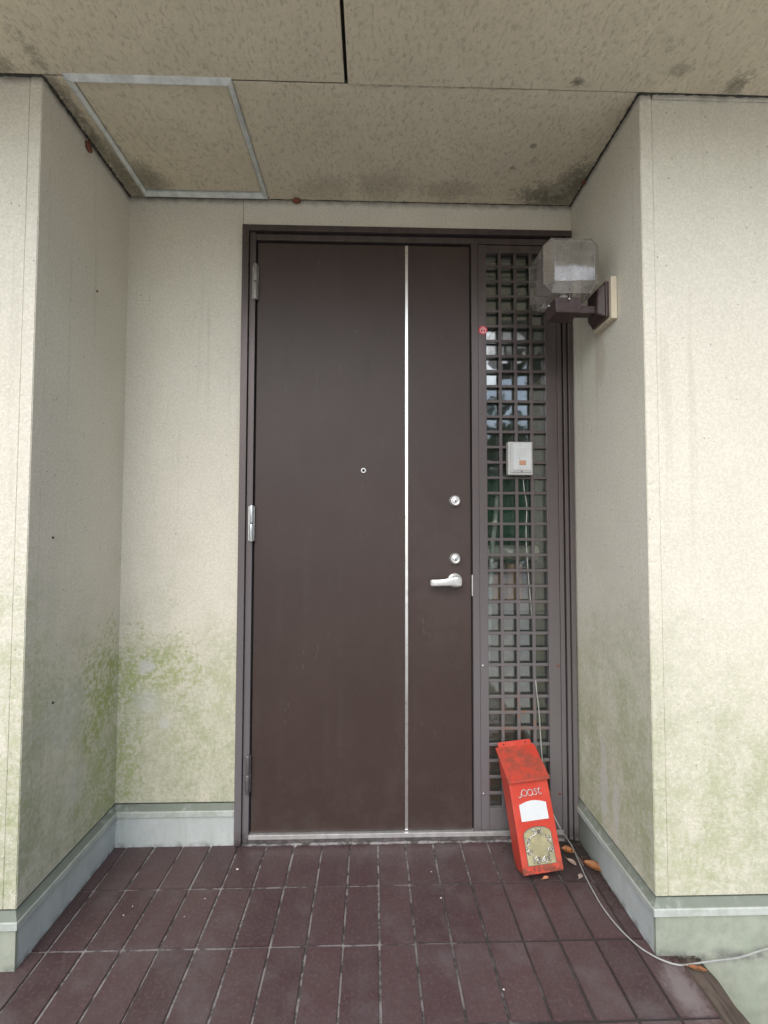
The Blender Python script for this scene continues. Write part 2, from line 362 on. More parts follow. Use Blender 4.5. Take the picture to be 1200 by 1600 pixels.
# ------------------------------------------------------------------ mesh helpers
def link(name, bm, mat, parent=None, smooth=False, bev=0, seg=2):
    if bev: bmesh.ops.bevel(bm, geom=list(bm.edges), offset=bev, segments=seg, affect='EDGES', profile=.6, clamp_overlap=True)
    bmesh.ops.recalc_face_normals(bm, faces=bm.faces)
    me = bpy.data.meshes.new(name); bm.to_mesh(me); bm.free()
    if smooth:
        for p in me.polygons: p.use_smooth = True
    me.materials.append(mat)
    o = bpy.data.objects.new(name, me); COL.objects.link(o)
    if parent: o.parent = parent
    return o
def bx(bm, x0, x1, y0, y1, z0, z1):
    vs = [bm.verts.new((x, y, z)) for z in (z0, z1) for y in (y0, y1) for x in (x0, x1)]
    for f in ((0, 2, 3, 1), (4, 5, 7, 6), (0, 1, 5, 4), (2, 6, 7, 3), (0, 4, 6, 2), (1, 3, 7, 5)): bm.faces.new([vs[i] for i in f])
    return vs
def box(name, b, mat, parent=None, bev=.001, seg=2):
    bm = bmesh.new(); bx(bm, *b); return link(name, bm, mat, parent, False, bev, seg)
def prism(bm, poly, fn, d0, d1):
    """poly: 2D points; fn(a,b,d)->xyz; closed prism between d0 and d1"""
    A = [bm.verts.new(fn(a, b, d0)) for a, b in poly]; B = [bm.verts.new(fn(a, b, d1)) for a, b in poly]
    bm.faces.new(A); bm.faces.new(B[::-1])
    for i in range(len(poly)):
        j = (i+1) % len(poly); bm.faces.new((A[i], A[j], B[j], B[i]))
def tube(bm, pts, r, n=8, closed=False, flat=1.0):
    pts = [Vector(p) for p in pts]; rings = []
    ref = None
    for i, p in enumerate(pts):
        a = pts[max(i-1, 0)]; b = pts[min(i+1, len(pts)-1)]
        if closed: a = pts[i-1]; b = pts[(i+1) % len(pts)]
        t = (b-a).normalized()
        if ref is None: ref = t.orthogonal().normalized()
        ref = (ref - t*ref.dot(t)).normalized(); q = t.cross(ref)
        rr = r[i] if hasattr(r, '__len__') else r
        rings.append([bm.verts.new(p + (ref*math.cos(2*math.pi*k/n)*flat + q*math.sin(2*math.pi*k/n))*rr) for k in range(n)])
    m = len(rings)
    for i in range(m if closed else m-1):
        A, B = rings[i], rings[(i+1) % m]
        for k in range(n): bm.faces.new((A[k], A[(k+1) % n], B[(k+1) % n], B[k]))
    if not closed: bm.faces.new(rings[0][::-1]); bm.faces.new(rings[-1])
def lathe(bm, prof, org, axis='Y', n=24):
    """prof: (radius, along) pairs"""
    org = Vector(org); rings = []
    def pt(r, a, k):
        c, s = r*math.cos(2*math.pi*k/n), r*math.sin(2*math.pi*k/n)
        return org + {'Y': Vector((c, a, s)), 'Z': Vector((c, s, a)), 'X': Vector((a, c, s))}[axis]
    for r, a in prof: rings.append([bm.verts.new(pt(r, a, k)) for k in range(n)])
    for A, B in zip(rings, rings[1:]):
        for k in range(n): bm.faces.new((A[k], A[(k+1) % n], B[(k+1) % n], B[k]))
    bm.faces.new(rings[0][::-1]); bm.faces.new(rings[-1])
def catmull(pts, n=8):
    P = [Vector(p) for p in pts]; P = [P[0]*2-P[1]] + P + [P[-1]*2-P[-2]]; out = []
    for i in range(1, len(P)-2):
        a, b, c, d = P[i-1:i+3]
        for k in range(n):
            t = k/n; out.append(.5*((2*b) + (c-a)*t + (2*a-5*b+4*c-d)*t*t + (3*b-a-3*c+d)*t**3))
    out.append(P[-2]); return out
def sweep(bm, path, prof):
    """extrude a (offset, z) profile along an xy path with mitred corners; offset is to the LEFT of travel"""
    n = len(path); P = [Vector((*p, 0)) for p in path]; rings = []
    for i in range(n):
        d1 = (P[i]-P[i-1]).normalized() if i else None; d2 = (P[i+1]-P[i]).normalized() if i < n-1 else None
        n1 = Vector((-d1.y, d1.x, 0)) if d1 else None; n2 = Vector((-d2.y, d2.x, 0)) if d2 else None
        if n1 is None: mi = n2
        elif n2 is None: mi = n1
        else: mi = (n1+n2).normalized(); mi = mi/mi.dot(n1)
        rings.append([bm.verts.new(P[i] + mi*o + Vector((0, 0, z))) for o, z in prof])
    k = len(prof)
    for A, B in zip(rings, rings[1:]):
        for j in range(k): bm.faces.new((A[j], A[(j+1) % k], B[(j+1) % k], B[j]))
    bm.faces.new(rings[0][::-1]); bm.faces.new(rings[-1])
def empty(name, loc=(0, 0, 0)):
    o = bpy.data.objects.new(name, None); COL.objects.link(o); o.location = loc; o.empty_display_size = .05; return o
def tag(o, label, cat=None, group=None, kind=None):
    o['label'] = label
    if cat: o['category'] = cat
    if group: o['group'] = group
    if kind: o['kind'] = kind
    return o
def adopt(root):
    """parts were modelled in world space: keep them there under a moved root"""
    bpy.context.view_layer.update()
    for c in root.children: c.matrix_parent_inverse = root.matrix_world.inverted()

XL, XR, D = -.903, .733, .44           # alcove: left wall, right wall, depth
ZC = 2.325

# ================================================================== SETTING
bm = bmesh.new(); bx(bm, -60, 60, -80, 12, -.60, -.36)
g = link('ground', bm, GROUND); tag(g, 'pale concrete yard below the tiled porch', kind='structure')

# porch slab with tiles
floor = empty('porch_floor', (0, -.5, 0)); tag(floor, 'dark brown tiled porch floor with grout joints', kind='structure')
bm = bmesh.new(); bx(bm, -2.3, .777, -2.2, .06, -.40, -.0045); link('grout_bed', bm, GROUT, floor)
PX, PY, X0 = .0968, .2, -.0843
tile_meshes = []
for k in range(5):
    bm = bmesh.new(); hw, hl = PX/2-.0031, PY/2-.0032
    vs = bx(bm, -hw, hw, -hl, hl, -.012, 0)
    for v in vs:
        v.co.x += random.uniform(-.0007, .0007); v.co.y += random.uniform(-.0009, .0009)
    bmesh.ops.bevel(bm, geom=list(bm.edges), offset=.0016, segments=2, affect='EDGES')
    me = bpy.data.meshes.new('tile'); bm.to_mesh(me); bm.free(); me.materials.append(TILE); tile_meshes.append(me)
for r in range(0, 7):
    cy = -.19 - .2*r + .1
    for c in range(-13, 9):
        cx = X0 + PX*(c+.5)
        if cy > -.4 and cx < XL - .03: continue
        if r < 2 and cx > XR+.03: continue
        o = bpy.data.objects.new('tile', tile_meshes[random.randrange(5)]); COL.objects.link(o); o.parent = floor
        o.location = (cx + random.uniform(-.0008, .0008), cy + .5 + random.uniform(-.001, .001), random.uniform(-.0012, .0004))
        o.rotation_euler = (random.uniform(-.003, .003), random.uniform(-.004, .004), random.uniform(-.004, .004) + (math.pi if random.random() < .5 else 0))
bm = bmesh.new(); bx(bm, .781, .842, -2.2, -.447, -.40, -.003)
bmesh.ops.subdivide_edges(bm, edges=[e for e in bm.edges if abs(e.verts[0].co.y-e.verts[1].co.y) > 1], cuts=60)
for v in bm.verts:
    if v.co.x > .8: v.co.x += random.uniform(-.004, .003)
    if v.co.z > -.1: v.co.z += random.uniform(-.003, .001)
link('edge_board', bm, OLDW, floor, bev=0)
adopt_later = [floor]

# walls
def wall_panels(root, specs, mat=STUCCO):
    for name, b in specs:
        if name == 'corner_trim':
            bm = bmesh.new(); bx(bm, *b)
            bmesh.ops.bevel(bm, geom=list(bm.edges), offset=.0018, segments=2, affect='EDGES')
            bmesh.ops.subdivide_edges(bm, edges=[e for e in bm.edges if abs(e.verts[0].co.z-e.verts[1].co.z) > 1], cuts=260)
            for v in bm.verts:
                k = 1 if random.random() > .08 else 4
                if abs(v.co.y-b[2]) < .0019 and min(abs(v.co.x-b[0]), abs(v.co.x-b[1])) < .0019: v.co.y += random.uniform(0, .0003)*k
            link(name, bm, mat, root); continue
        box(name, b, mat, root, .0009, 1)
LEDGE_P = [(-.03, .1005), (.004, .1005), (.010, .1035), (.011, .121), (-.005, .141), (-.03, .141)]
ZW = .147
wl = empty('wall_left', (-1.5, -.4, 0)); tag(wl, 'cream stucco wall to the left of the door with green algae low in its corner', 'wall')
wall_panels(wl, [('cladding_panel', (-2.4, -.9369, -D+.0010, 1.8, ZW, ZC+.02)), ('cladding_panel', (-.9372, XL-.0010, -D+.0409, 1.8, ZW, ZC+.02)),
                 ('corner_trim', (-.9365, XL, -D, -D+.0405, ZW, ZC+.02))])
bm = bmesh.new(); sweep(bm, [(-.486, -.0005), (XL+.0005, 0), (XL+.0005, -D), (-2.4, -D)][::-1], [(-o, z) for o, z in LEDGE_P]); link('ledge', bm, LEDGE, wl, bev=0)
bm = bmesh.new(); sweep(bm, [(-2.4, -D), (XL, -D), (XL, 0), (-.486, 0)], [(-.003, -.02), (-.003, .1), (.06, .1), (.06, -.02)]); link('skirting', bm, SKIRT, wl)
wr = empty('wall_right', (1.4, -.4, 0)); tag(wr, 'cream stucco wall to the right of the door carrying the box lamp', 'wall')
wall_panels(wr, [('cladding_panel', (.7679, 2.4, -D+.0010, 1.8, ZW, ZC-.016)), ('cladding_panel', (XR+.0010, .7682, -D+.0409, 1.8, ZW, ZC+.02)),
                 ('corner_trim', (XR, .7675, -D, -D+.0405, ZW, ZC+.02)), ('top_trim', (.7695, 2.4, -D-.003, 1.8, ZC-.0155, ZC+.02))])
bm = bmesh.new(); sweep(bm, [(XR-.0005, .03), (XR-.0005, -D), (2.4, -D)], [(-o, z) for o, z in LEDGE_P]); link('ledge', bm, LEDGE, wr)
bm = bmesh.new(); sweep(bm, [(XR, .03), (XR, -D), (2.4, -D)], [(-.003, -.42), (-.003, .1), (.06, .1), (.06, -.42)]); link('skirting', bm, SKIRT, wr)
wb = empty('wall_back', (-.6, .05, 0)); tag(wb, 'cream stucco strips beside and above the brown door', 'wall')
wall_panels(wb, [('cladding_panel', (XL-.02, -.4895, .001, .12, ZW, ZC+.02)), ('lintel_panel', (-.488, XR+.02, 0, .12, 2.2225, ZC+.02))])
box('skirting_end', (-.4955, -.4885, -.0125, .02, .104, .120), IVORY, wb, .0008)

# ceiling of boards under the canopy
ce = empty('ceiling', (0, -.5, ZC)); tag(ce, 'stained brown textured board ceiling over the porch', kind='structure')
def cboard(name, b): return box(name, b, CEIL, ce, .0025, 2)
ZT = ZC+.02
cboard('ceiling_board', (-2.4, -.0895, -1.05, -.4455, ZC, ZT))
cboard('ceiling_board', (-.0800, 2.4, -1.05, -.4455, ZC-.003, ZT))
cboard('ceiling_board', (-.3945, XR+.005, -.4405, .004, ZC+.0006, ZT))
cboard('ceiling_board', (XL-.005, -.8465, -.4405, .004, ZC+.001, ZT))
hb = cboard('hatch_panel', (-.826, -.414, -.428, -.034, ZC+.002, ZT))
box('joint_seal', (-.0895, -.0800, -1.05, -.4455, ZC+.010, ZT), DARK, ce, 0)
bm = bmesh.new(); bx(bm, -.846, XR, -.4455, -.4405, ZC+.004, ZT); link('joint_seal', bm, SEAL, ce)
# crumbling caulk along the joint right of the gap
bm = bmesh.new(); pts = []
for i in range(60):
    x = -.075 + .50*i/59; pts.append((x, -.4425 + random.uniform(-.0012, .0012) + .0004*i/59, ZC-.0005))
tube(bm, pts, [max(.0008, .0034*(1-i/75)*random.uniform(.55, 1.25)) for i in range(60)], 6); link('caulk_line', bm, CAULK, ce, True)
def bead(p0, p1, r):
    bm = bmesh.new(); n = 70; P0, P1 = Vector(p0), Vector(p1)
    tube(bm, [P0.lerp(P1, i/n)+Vector((random.uniform(-.0008, .0008), random.uniform(-.0008, .0008), random.uniform(-.001, .001))) for i in range(n+1)], [r*random.uniform(.5, 1.35) for i in range(n+1)], 6)
    link('sealant_bead', bm, SEAL, ce, True)
bead((XL+.001, -.44, ZC), (XL+.001, -.002, ZC), .0052); bead((XR-.001, -.44, ZC), (XR-.001, -.002, ZC), .0036)
bead((XR, -.441, ZC-.002), (1.4, -.4445, ZC-.002), .0042); bead((-1.5, -.441, ZC), (XL, -.441, ZC), .0028); bead((-.39, -.001, ZC), (XR, -.001, ZC), .0018)
# hatch trims: ridged profile bars with mitred ends
def hatch_bar(p0, p1, q0, q1, prof):
    bm = bmesh.new(); p0, p1, q0, q1 = [Vector((*p, 0)) for p in (p0, p1, q0, q1)]     # outer edge p0-p1, inner edge q0-q1
    A = [bm.verts.new(p0.lerp(q0, t)+Vector((0, 0, ZC+z))) for t, z in prof]; B = [bm.verts.new(p1.lerp(q1, t)+Vector((0, 0, ZC+z))) for t, z in prof]
    for i in range(len(prof)): bm.faces.new((A[i], A[(i+1) % 7], B[(i+1) % 7], B[i]))
    bm.faces.new(A); bm.faces.new(B[::-1])
    return link('hatch_trim', bm, ALUD, ce)
PO = [(0, .0), (.05, -.003), (.80, -.0095), (.95, -.0085), (1, .0), (1, .01), (0, .01)]       # slopes outward
PI_ = [(1-t, z) for t, z in PO]; PM = [(0, .0), (.10, -.006), (.55, -.0085), (.95, -.003), (1, .0), (1, .01), (0, .01)]
x0, x1, y0, y1, t_ = -.8455, -.3955, -.4515, -.0120, .0170
hatch_bar((x0, y0), (x1, y0), (x0+t_, y0+t_), (x1-t_, y0+t_), PO); hatch_bar((x1, y0), (x1, y1), (x1-t_, y0+t_), (x1-t_, y1-t_), PM)
hatch_bar((x1, y1), (x0, y1), (x1-t_, y1-t_), (x0+t_, y1-t_), PI_); hatch_bar((x0, y1), (x0, y0), (x0+t_, y1-t_), (x0+t_, y0+t_), PM)
# canopy above the boards (closes the house above)
cn = box('roof_slab', (-2.6, 2.6, -1.08, 2.2, ZC+.021, ZC+.30), STUCCO, None, .004); tag(cn, 'roof slab of the porch above the ceiling boards', kind='structure')

# room behind the side panel
rm = empty('room', (0, 1.2, 0)); tag(rm, 'dim room interior behind the glass', kind='structure')
box('room_wall', (-.95, 1.25, 1.5, 1.6, -.02, ZC+.02), ROOM, rm, 0)
box('room_floor', (-.95, XR, .062, 1.5, -.3, .0), ROOMF, rm, 0)
box('room_ceiling', (-.95, XR+.0, .121, 1.5, ZC+.003, ZC+.02), ROOM, rm, 0)

# ================================================================== DOOR
dr = empty('entrance_door', (-.04, .0, 0)); tag(dr, 'dark brown entrance door with a slim bright vertical strip and lever handle', 'door')
def bar(parts, name, mat, parent, bev=.0012):
    bm = bmesh.new()
    for b in parts: bx(bm, *b)
    return link(name, bm, mat, parent, bev=bev)
# outer frame: stepped bands (jamb, head, mullion)
bar([(-.4880, -.4640, -.013, .10, .003, 2.2215)], 'jamb', BRONZE, dr)
bar([(-.4625, -.4405, -.002, .10, .003, 2.1985)], 'jamb_stop', BRONZE, dr)
bar([(-.4635, .7300, -.013, .10, 2.1995, 2.2210)], 'head', BRONZE, dr)
bar([(-.4400, .6740, -.002, .10, 2.1705, 2.1930)], 'head_stop', BRONZE, dr)
bar([(.3555, .3800, -.004, .10, .034, 2.1695)], 'mullion', BRONZE, dr)
bar([(-.4635, .7290, .016, .099, .004, 2.1990)], 'frame_back', DARK, dr, 0)
dr_back = [c for c in dr.children if c.name.startswith('frame_back')][0]
# leave the sidelight open: rebuild the backing as a ring around the leaf only
me = dr_back.data; bm = bmesh.new()
for b in ((-.4635, -.4300, .016, .099, .004, 2.199), (.340, .3800, .016, .099, .004, 2.199), (-.430, .340, .045, .099, .004, 2.199), (.3805, .729, .016, .099, 2.160, 2.199)): bx(bm, *b)
bm.to_mesh(me); bm.free()
# threshold
bar([(-.4400, .676, -.006, .09, .019, .0345)], 'threshold', STEEL, dr, .0012)
bar([(-.4400, .676, -.003, .09, .0, .0188)], 'sill_mortar', SILLM, dr, 0)
bm = bmesh.new(); pts = [(-.46+i*.019, -.006+random.uniform(-.002, .002), .002) for i in range(61)]
tube(bm, pts, [random.uniform(.003, .0065) for _ in pts], 6); link('mortar_fillet', bm, GROUT, dr, True)
# leaf
LX0, LX1, LY = -.4345, .3505, .006
leaf = box('door_leaf', (LX0, LX1, LY, LY+.038, .0375, 2.1635), DOOR, dr, .0015)
lv = leaf
bm = bmesh.new(); sx = .1155; bx(bm, sx-.0052, sx+.0052, LY-.0014, LY+.004, .0378, 2.1632)
link('trim_strip', bm, BRIGHT, lv, bev=.0008)
bm = bmesh.new(); lathe(bm, [(.0098, LY), (.0098, LY-.003), (.0085, LY-.0042), (.0052, LY-.0044), (.0050, LY-.002)], (-.042, 0, 1.3190)); ph = link('peephole', bm, STEEL, lv, True)
bm = bmesh.new(); lathe(bm, [(.0046, LY-.0045), (.0035, LY-.0052), (.0012, LY-.0055)], (-.042, 0, 1.3190), n=14); link('lens', bm, DARK, ph, True)
for z in (1.2085, .9985):
    bm = bmesh.new(); lathe(bm, [(.0215, LY), (.0212, LY-.006), (.0190, LY-.010), (.0165, LY-.017), (.0150, LY-.0185), (.0105, LY-.0185), (.0100, LY-.0170), (.0098, LY-.0172)], (.2920, 0, z), n=28)
    ck = link('cylinder_lock', bm, STEEL, lv, True)
    bm = bmesh.new(); bx(bm, .2906, .2934, LY-.0190, LY-.0174, z-.0052, z+.0045); link('key_slot', bm, DARK, ck, bev=.0004)
# lever handle
hd = empty('lever_handle', (.2905, LY, .920)); hd.parent = lv
bpy.context.view_layer.update()
def hpart(name, bm, mat, smooth=True, bev=0):
    o = link(name, bm, mat, hd, smooth, bev); o.matrix_parent_inverse = Matrix.Translation(-hd.location); return o
bm = bmesh.new(); lathe(bm, [(.0265, LY), (.0265, LY-.005), (.0245, LY-.0085), (.013, LY-.0095), (.0115, LY-.036)], (.2905, 0, .920), n=32); hpart('rose', bm, STEEL)
bm = bmesh.new()
st = [(.3095, .0105, .9185, .012, -.036), (.3060, .0165, .9190, .013, -.036), (.290, .0185, .9195, .014, -.0375), (.268, .0150, .9190, .012, -.039), (.245, .0125, .9165, .011, -.0385), (.222, .0120, .9150, .010, -.037), (.206, .0120, .9145, .009, -.034), (.200, .0105, .9145, .007, -.031), (.198, .0085, .9145, .005, -.029)]
rings = []
for x, h, zc, th, y in st:
    ring = []
    for k in range(16):
        a = 2*math.pi*k/16; ca, sa = math.cos(a), math.sin(a)
        e = .5; ring.append(bm.verts.new((x, LY+y+th*.5*math.copysign(abs(ca)**e, ca), zc+h*math.copysign(abs(sa)**e, sa))))
    rings.append(ring)
for A, B in zip(rings, rings[1:]):
    for k in range(16): bm.faces.new((A[k], A[(k+1) % 16], B[(k+1) % 16], B[k]))
bm.faces.new(rings[0][::-1]); bm.faces.new(rings[-1]); hpart('lever', bm, STEEL)
bm = bmesh.new(); bx(bm, .3515, .3550, -.0055, .004, .865, .940); link('strike_plate', bm, STEEL, dr, bev=.0005)
# hinges
for z, mt, xh in ((2.009, HINGET, -.4390), (1.125, ALU, -.4420), (.245, GREYSTEEL, -.4440)):
    bm = bmesh.new(); hz = .066; xx = xh
    for a, b in ((z-hz, z-.001), (z+.001, z+hz)):
        lathe(bm, [(.0062, a), (.0072, a+.003), (.0072, b-.003), (.0062, b)], (xx, -.0085, 0), 'Z', 16)
    h = link('hinge', bm, mt, dr, True)
    bm = bmesh.new(); bx(bm, xx-.012, xx+.009, -.0045, .0055, z-hz+.004, z+hz-.004); link('hinge_leaf', bm, mt, h, bev=.0005)
    bm = bmesh.new(); lathe(bm, [(.0058, z-.0012), (.0058, z+.0012)], (xx, -.0085, 0), 'Z', 12); link('pin', bm, DARK, h)

# ================================================================== SIDE PANEL
sp = empty('sidelight', (.52, 0, 0)); tag(sp, 'tall narrow glazed side panel behind a square metal grille', 'side panel')
GX0, GX1, GZ0, GZ1 = .4115, .6310, .1125, 2.1385
bar([(.3810, GX0, -.0015, .018, .040, 2.1680)], 'stile', BRONZE, sp)
bar([(GX1, .6735, -.0015, .018, .040, 2.1680)], 'stile', BRONZE, sp)
bar([(GX0+.0005, GX1-.0005, -.0008, .018, GZ1, 2.1672)], 'rail', BRONZE, sp)
bar([(GX0+.0005, GX1-.0005, -.0008, .018, .0405, GZ0)], 'rail', BRONZE, sp)
for a, b, y in ((.6745, .6900, -.004), (.6960, .7085, -.007), (.7120, .7275, -.013)):
    bar([(a, b, y, .099, .003, 2.199 if b < .71 else 2.1990)], 'jamb_band', BRONZE, sp)
bar([(.6735, .7325, .012, .098, .004, 2.1985)], 'jamb_back', DARK, sp, 0)
CW = (GX1-GX0+.012)/4; BW = .0112; BH = .0100; CH = (GZ1-GZ0+.012)/36
bm = bmesh.new(); bx(bm, -BW/2, BW/2, 0, .0075, 0, GZ1-GZ0); bmesh.ops.bevel(bm, geom=list(bm.edges), offset=.0008, segments=1, affect='EDGES')
vme = bpy.data.meshes.new('grille_bar'); bm.to_mesh(vme); bm.free(); vme.materials.append(BRONZE)
bm = bmesh.new(); bx(bm, 0, GX1-GX0, 0.0008, .0068, -BH/2, BH/2); bmesh.ops.bevel(bm, geom=list(bm.edges), offset=.0008, segments=1, affect='EDGES')
hme = bpy.data.meshes.new('grille_bar'); bm.to_mesh(hme); bm.free(); hme.materials.append(BRONZE)
for i in range(1, 4):
    o = bpy.data.objects.new('grille_bar', vme); COL.objects.link(o); o.parent = sp; o.location = (GX0-.006+CW*i-.52, .0015, GZ0)
for j in range(1, 36):
    o = bpy.data.objects.new('grille_bar', hme); COL.objects.link(o); o.parent = sp; o.location = (GX0-.52, .0015, GZ0-.006+CH*j)
box('glass_pane', (.395, .655, .0195, .0230, .06, 2.155), GLASS, sp, 0)
bar([(.383, .396, .0185, .0345, .04, 2.165), (.652, .673, .0185, .0345, .04, 2.165), (.397, .651, .0185, .0345, .04, .062), (.397, .651, .0185, .0345, 2.153, 2.165)], 'glazing_bead', BRONZE, sp, 0)
for px, py in ((750, 1040), (870, 1040), (750, 1240), (870, 1240)):
    p = un(px, py, 1, 0); x = .3905 if px < 800 else .6645
    bm = bmesh.new(); lathe(bm, [(.0046, -.0015), (.0042, -.0032), (.0018, -.0036)], (x, 0, p.z), n=12); link('screw', bm, ALU if px < 800 else MUD, sp, True)

# ================================================================== THINGS
# round sticker
sc = un(755, 516, 1, -.002); sc = Vector((.3985, -.0021, sc.z))
stk = empty('round_sticker', sc); tag(stk, 'small round red sticker with a pale ring emblem on the side panel frame', 'sticker')
bm = bmesh.new(); lathe(bm, [(.0165, .0004), (.0165, -.0004), (.0162, -.0006)], (0, 0, 0), n=32); link('disc', bm, STRED, stk)
bm = bmesh.new()
ring = [(.0100*math.cos(a), -.0008, .0100*math.sin(a)-.0012) for a in [2*math.pi*k/28 for k in range(28)]]
tube(bm, ring, .0015, 6, True, .35); link('ring', bm, STWHITE, stk, True)
bm = bmesh.new()
tube(bm, [(0, -.0008, .0125), (0, -.0008, .004), (0, -.0008, -.0005)], [.0011, .0014, .0012], 6, flat=.5)
tube(bm, [(-.0060, -.0008, .0030), (0, -.0008, .0005), (.0060, -.0008, .0030)], .0010, 6, flat=.5)
tube(bm, [(0, -.0008, -.0020), (0, -.0008, -.0105)], [.0016, .0022], 6, flat=.5)
link('emblem', bm, STWHITE, stk, True)

# intercom
a = un(794, 690, 1, -.028); b = un(833, 742, 1, -.028)
ic = empty('intercom', ((a.x+b.x)/2, -.0, b.z)); tag(ic, 'ivory door intercom with an orange call button fixed to the grille', 'intercom')
w_, h_ = b.x-a.x, a.z-b.z
def ipart(name, b, mat, bev, parent=None): return box(name, b, mat, parent or ic, bev, 3)
ipart('housing', (-w_/2, w_/2, -.026, -.0005, 0, h_), IVORY, .003)
ipart('bezel', (-w_/2+.008, w_/2-.004, -.0300, -.0262, .0085, h_-.005), IVORY, .002)
fp = ipart('face_plate', (-w_/2+.0165, w_/2-.007, -.0328, -.0302, .0165, h_-.0065), IVORY2, .0008)
cx = .0055
for i in range(5):
    x = cx-.0150+i*.0068
    for za, zb, mt in ((h_*.535, h_*.80, GREYP if i % 2 else BLACKP), (h_*.13, h_*.235, GREYP)):
        ipart('speaker_slot', (x-.0009, x+.0009, -.0333, -.0329, za, zb), mt if mt is GREYP else GREYP, 0, fp)
ipart('call_button', (cx-.0120, cx+.0120, -.0348, -.0329, h_*.29, h_*.43), ORANGE, .0012, fp)
ipart('status_mark', (cx-.0135, cx-.0105, -.0333, -.0329, h_*.475, h_*.497), BLACKP, 0, fp)
ipart('status_mark', (cx-.0100, cx-.0070, -.0333, -.0329, h_*.875, h_*.895), BLACKP, 0, fp)
bm = bmesh.new(); lathe(bm, [(.0024, -.0300), (.0022, -.0312)], (.003, 0, .0125), n=12); link('screw', bm, BLACKP, ic, True)

# cord from the intercom across the floor and round the corner
pts = [un(817, 738, 1, .0135)] + [un(x, y, 1, .0135) for x, y in ((819, 765), (823, 790), (822, 830), (823, 862), (826, 905), (830, 950), (834, 1005))]
pts += [un(836, 1050, 1, .0125), un(838, 1075, 1, -.0065)] + [un(x, y, 1, -.0070) for x, y in ((842, 1110), (844, 1140), (847, 1185), (851, 1220))]
pts += [un(858, 1255, 1, -.022), un(868, 1280, 1, -.045), un(878, 1298, 1, -.060)]
pts += [un(x, y, 2, .0032) for x, y in ((893, 1321), (904, 1345), (914, 1368), (926, 1391), (940, 1415), (957, 1438), (977, 1460), (1001, 1481), (1030, 1498), (1056, 1507))]
pts += [un(1072, 1507.5, 1, -.468), un(1090, 1505, 1, -.466), un(1118, 1501, 1, -.462), un(1155, 1496, 1, -.457), un(1200, 1482, 1, -.455), Vector((1.25, -.453, .075)), Vector((1.5, -.455, .16))]
bm = bmesh.new(); tube(bm, catmull(pts, 6), .0021, 8); tag(link('cord', bm, CORDM, None, True), 'thin pale cord hanging from the intercom and trailing across the floor to the right', 'cord')

# ---------------------------------------------------------------- wall lamp
lm = empty('wall_lamp', (.62, -.255, 1.775)); tag(lm, 'square box wall lamp with clear dirty shade on a brown bracket', 'lamp')
box('mounting_board', (.7140, .7322, -.311, -.198, 1.747, 1.877), CREAMW, lm, .0012)
bm = bmesh.new(); bx(bm, .7030, .7138, -.300, -.209, 1.756, 1.868); link('back_plate', bm, BROWNM, lm, bev=.003)
bm = bmesh.new()
poly = [(-.043, -.052), (.043, -.052), (.043, .052), (-.043, .052)]
prism(bm, poly, lambda a_, b_, d: (d, -.2545+a_*(1 if d > .70 else .72), 1.811+b_*(1 if d > .70 else .74)), .7025, .683); link('rose_block', bm, BROWNM, lm, bev=.004)
bm = bmesh.new(); bx(bm, .634, .690, -.272, -.238, 1.780, 1.803); link('arm', bm, BROWNM, lm, bev=.003)
bm = bmesh.new()
prism(bm, [(-.0425, -.0425), (.0425, -.0425), (.0425, .0425), (-.0425, .0425)], lambda a_, b_, d: (.590+a_*(1 if d > 1.79 else .86), -.2545+b_*(1 if d > 1.79 else .86), d), 1.772, 1.8165); link('lamp_holder', bm, BROWNM, lm, bev=.003)
for dx, dy in ((0, -1), (-1, 0)):
    bm = bmesh.new(); lathe(bm, [(.0038, -.003), (.0038, .0045), (.002, .006)], (0, 0, 0), 'Z', 12)
    s = link('clamp_screw', bm, ALU, lm, True); s.rotation_euler = (R(90), 0, 0) if dy else (0, R(-90), 0)
    s.location = ((.590, -.2545+dy*.0425, 1.8095) if dy else (.590-.0425, -.2545, 1.8095)); s['wp'] = 1
# shade: chamfered box shell, open at the bottom where it sits in the holder
def cham_box(bm, c, h, ch, open_r=None):
    """h half size, ch chamfer: 24 vertices"""
    V = {}
    for sx_ in (-1, 1):
        for sy_ in (-1, 1):
            for sz_ in (-1, 1):
                V[(sx_, sy_, sz_, 0)] = bm.verts.new(c+Vector((sx_*h, sy_*(h-ch), sz_*(h-ch))))
                V[(sx_, sy_, sz_, 1)] = bm.verts.new(c+Vector((sx_*(h-ch), sy_*h, sz_*(h-ch))))
                V[(sx_, sy_, sz_, 2)] = bm.verts.new(c+Vector((sx_*(h-ch), sy_*(h-ch), sz_*h)))
    S = (-1, 1)
    for s in S:
        bm.faces.new([V[(s, a_, b_, 0)] for a_, b_ in ((-1, -1), (1, -1), (1, 1), (-1, 1))])
        bm.faces.new([V[(a_, s, b_, 1)] for a_, b_ in ((-1, -1), (1, -1), (1, 1), (-1, 1))])
        f = bm.faces.new([V[(a_, b_, s, 2)] for a_, b_ in ((-1, -1), (1, -1), (1, 1), (-1, 1))])
        if s == -1: bottom = f
    for a_ in S:
        for b_ in S:
            bm.faces.new((V[(a_, b_, -1, 0)], V[(a_, b_, 1, 0)], V[(a_, b_, 1, 1)], V[(a_, b_, -1, 1)]))
            bm.faces.new((V[(a_, -1, b_, 0)], V[(a_, 1, b_, 0)], V[(a_, 1, b_, 2)], V[(a_, -1, b_, 2)]))
            bm.faces.new((V[(-1, a_, b_, 1)], V[(1, a_, b_, 1)], V[(1, a_, b_, 2)], V[(-1, a_, b_, 2)]))
            for c_ in S: bm.faces.new((V[(a_, b_, c_, 0)], V[(a_, b_, c_, 1)], V[(a_, b_, c_, 2)]))
    return bottom
bm = bmesh.new(); bt = cham_box(bm, Vector((.5930, -.2500, 1.9080)), .085, .025)
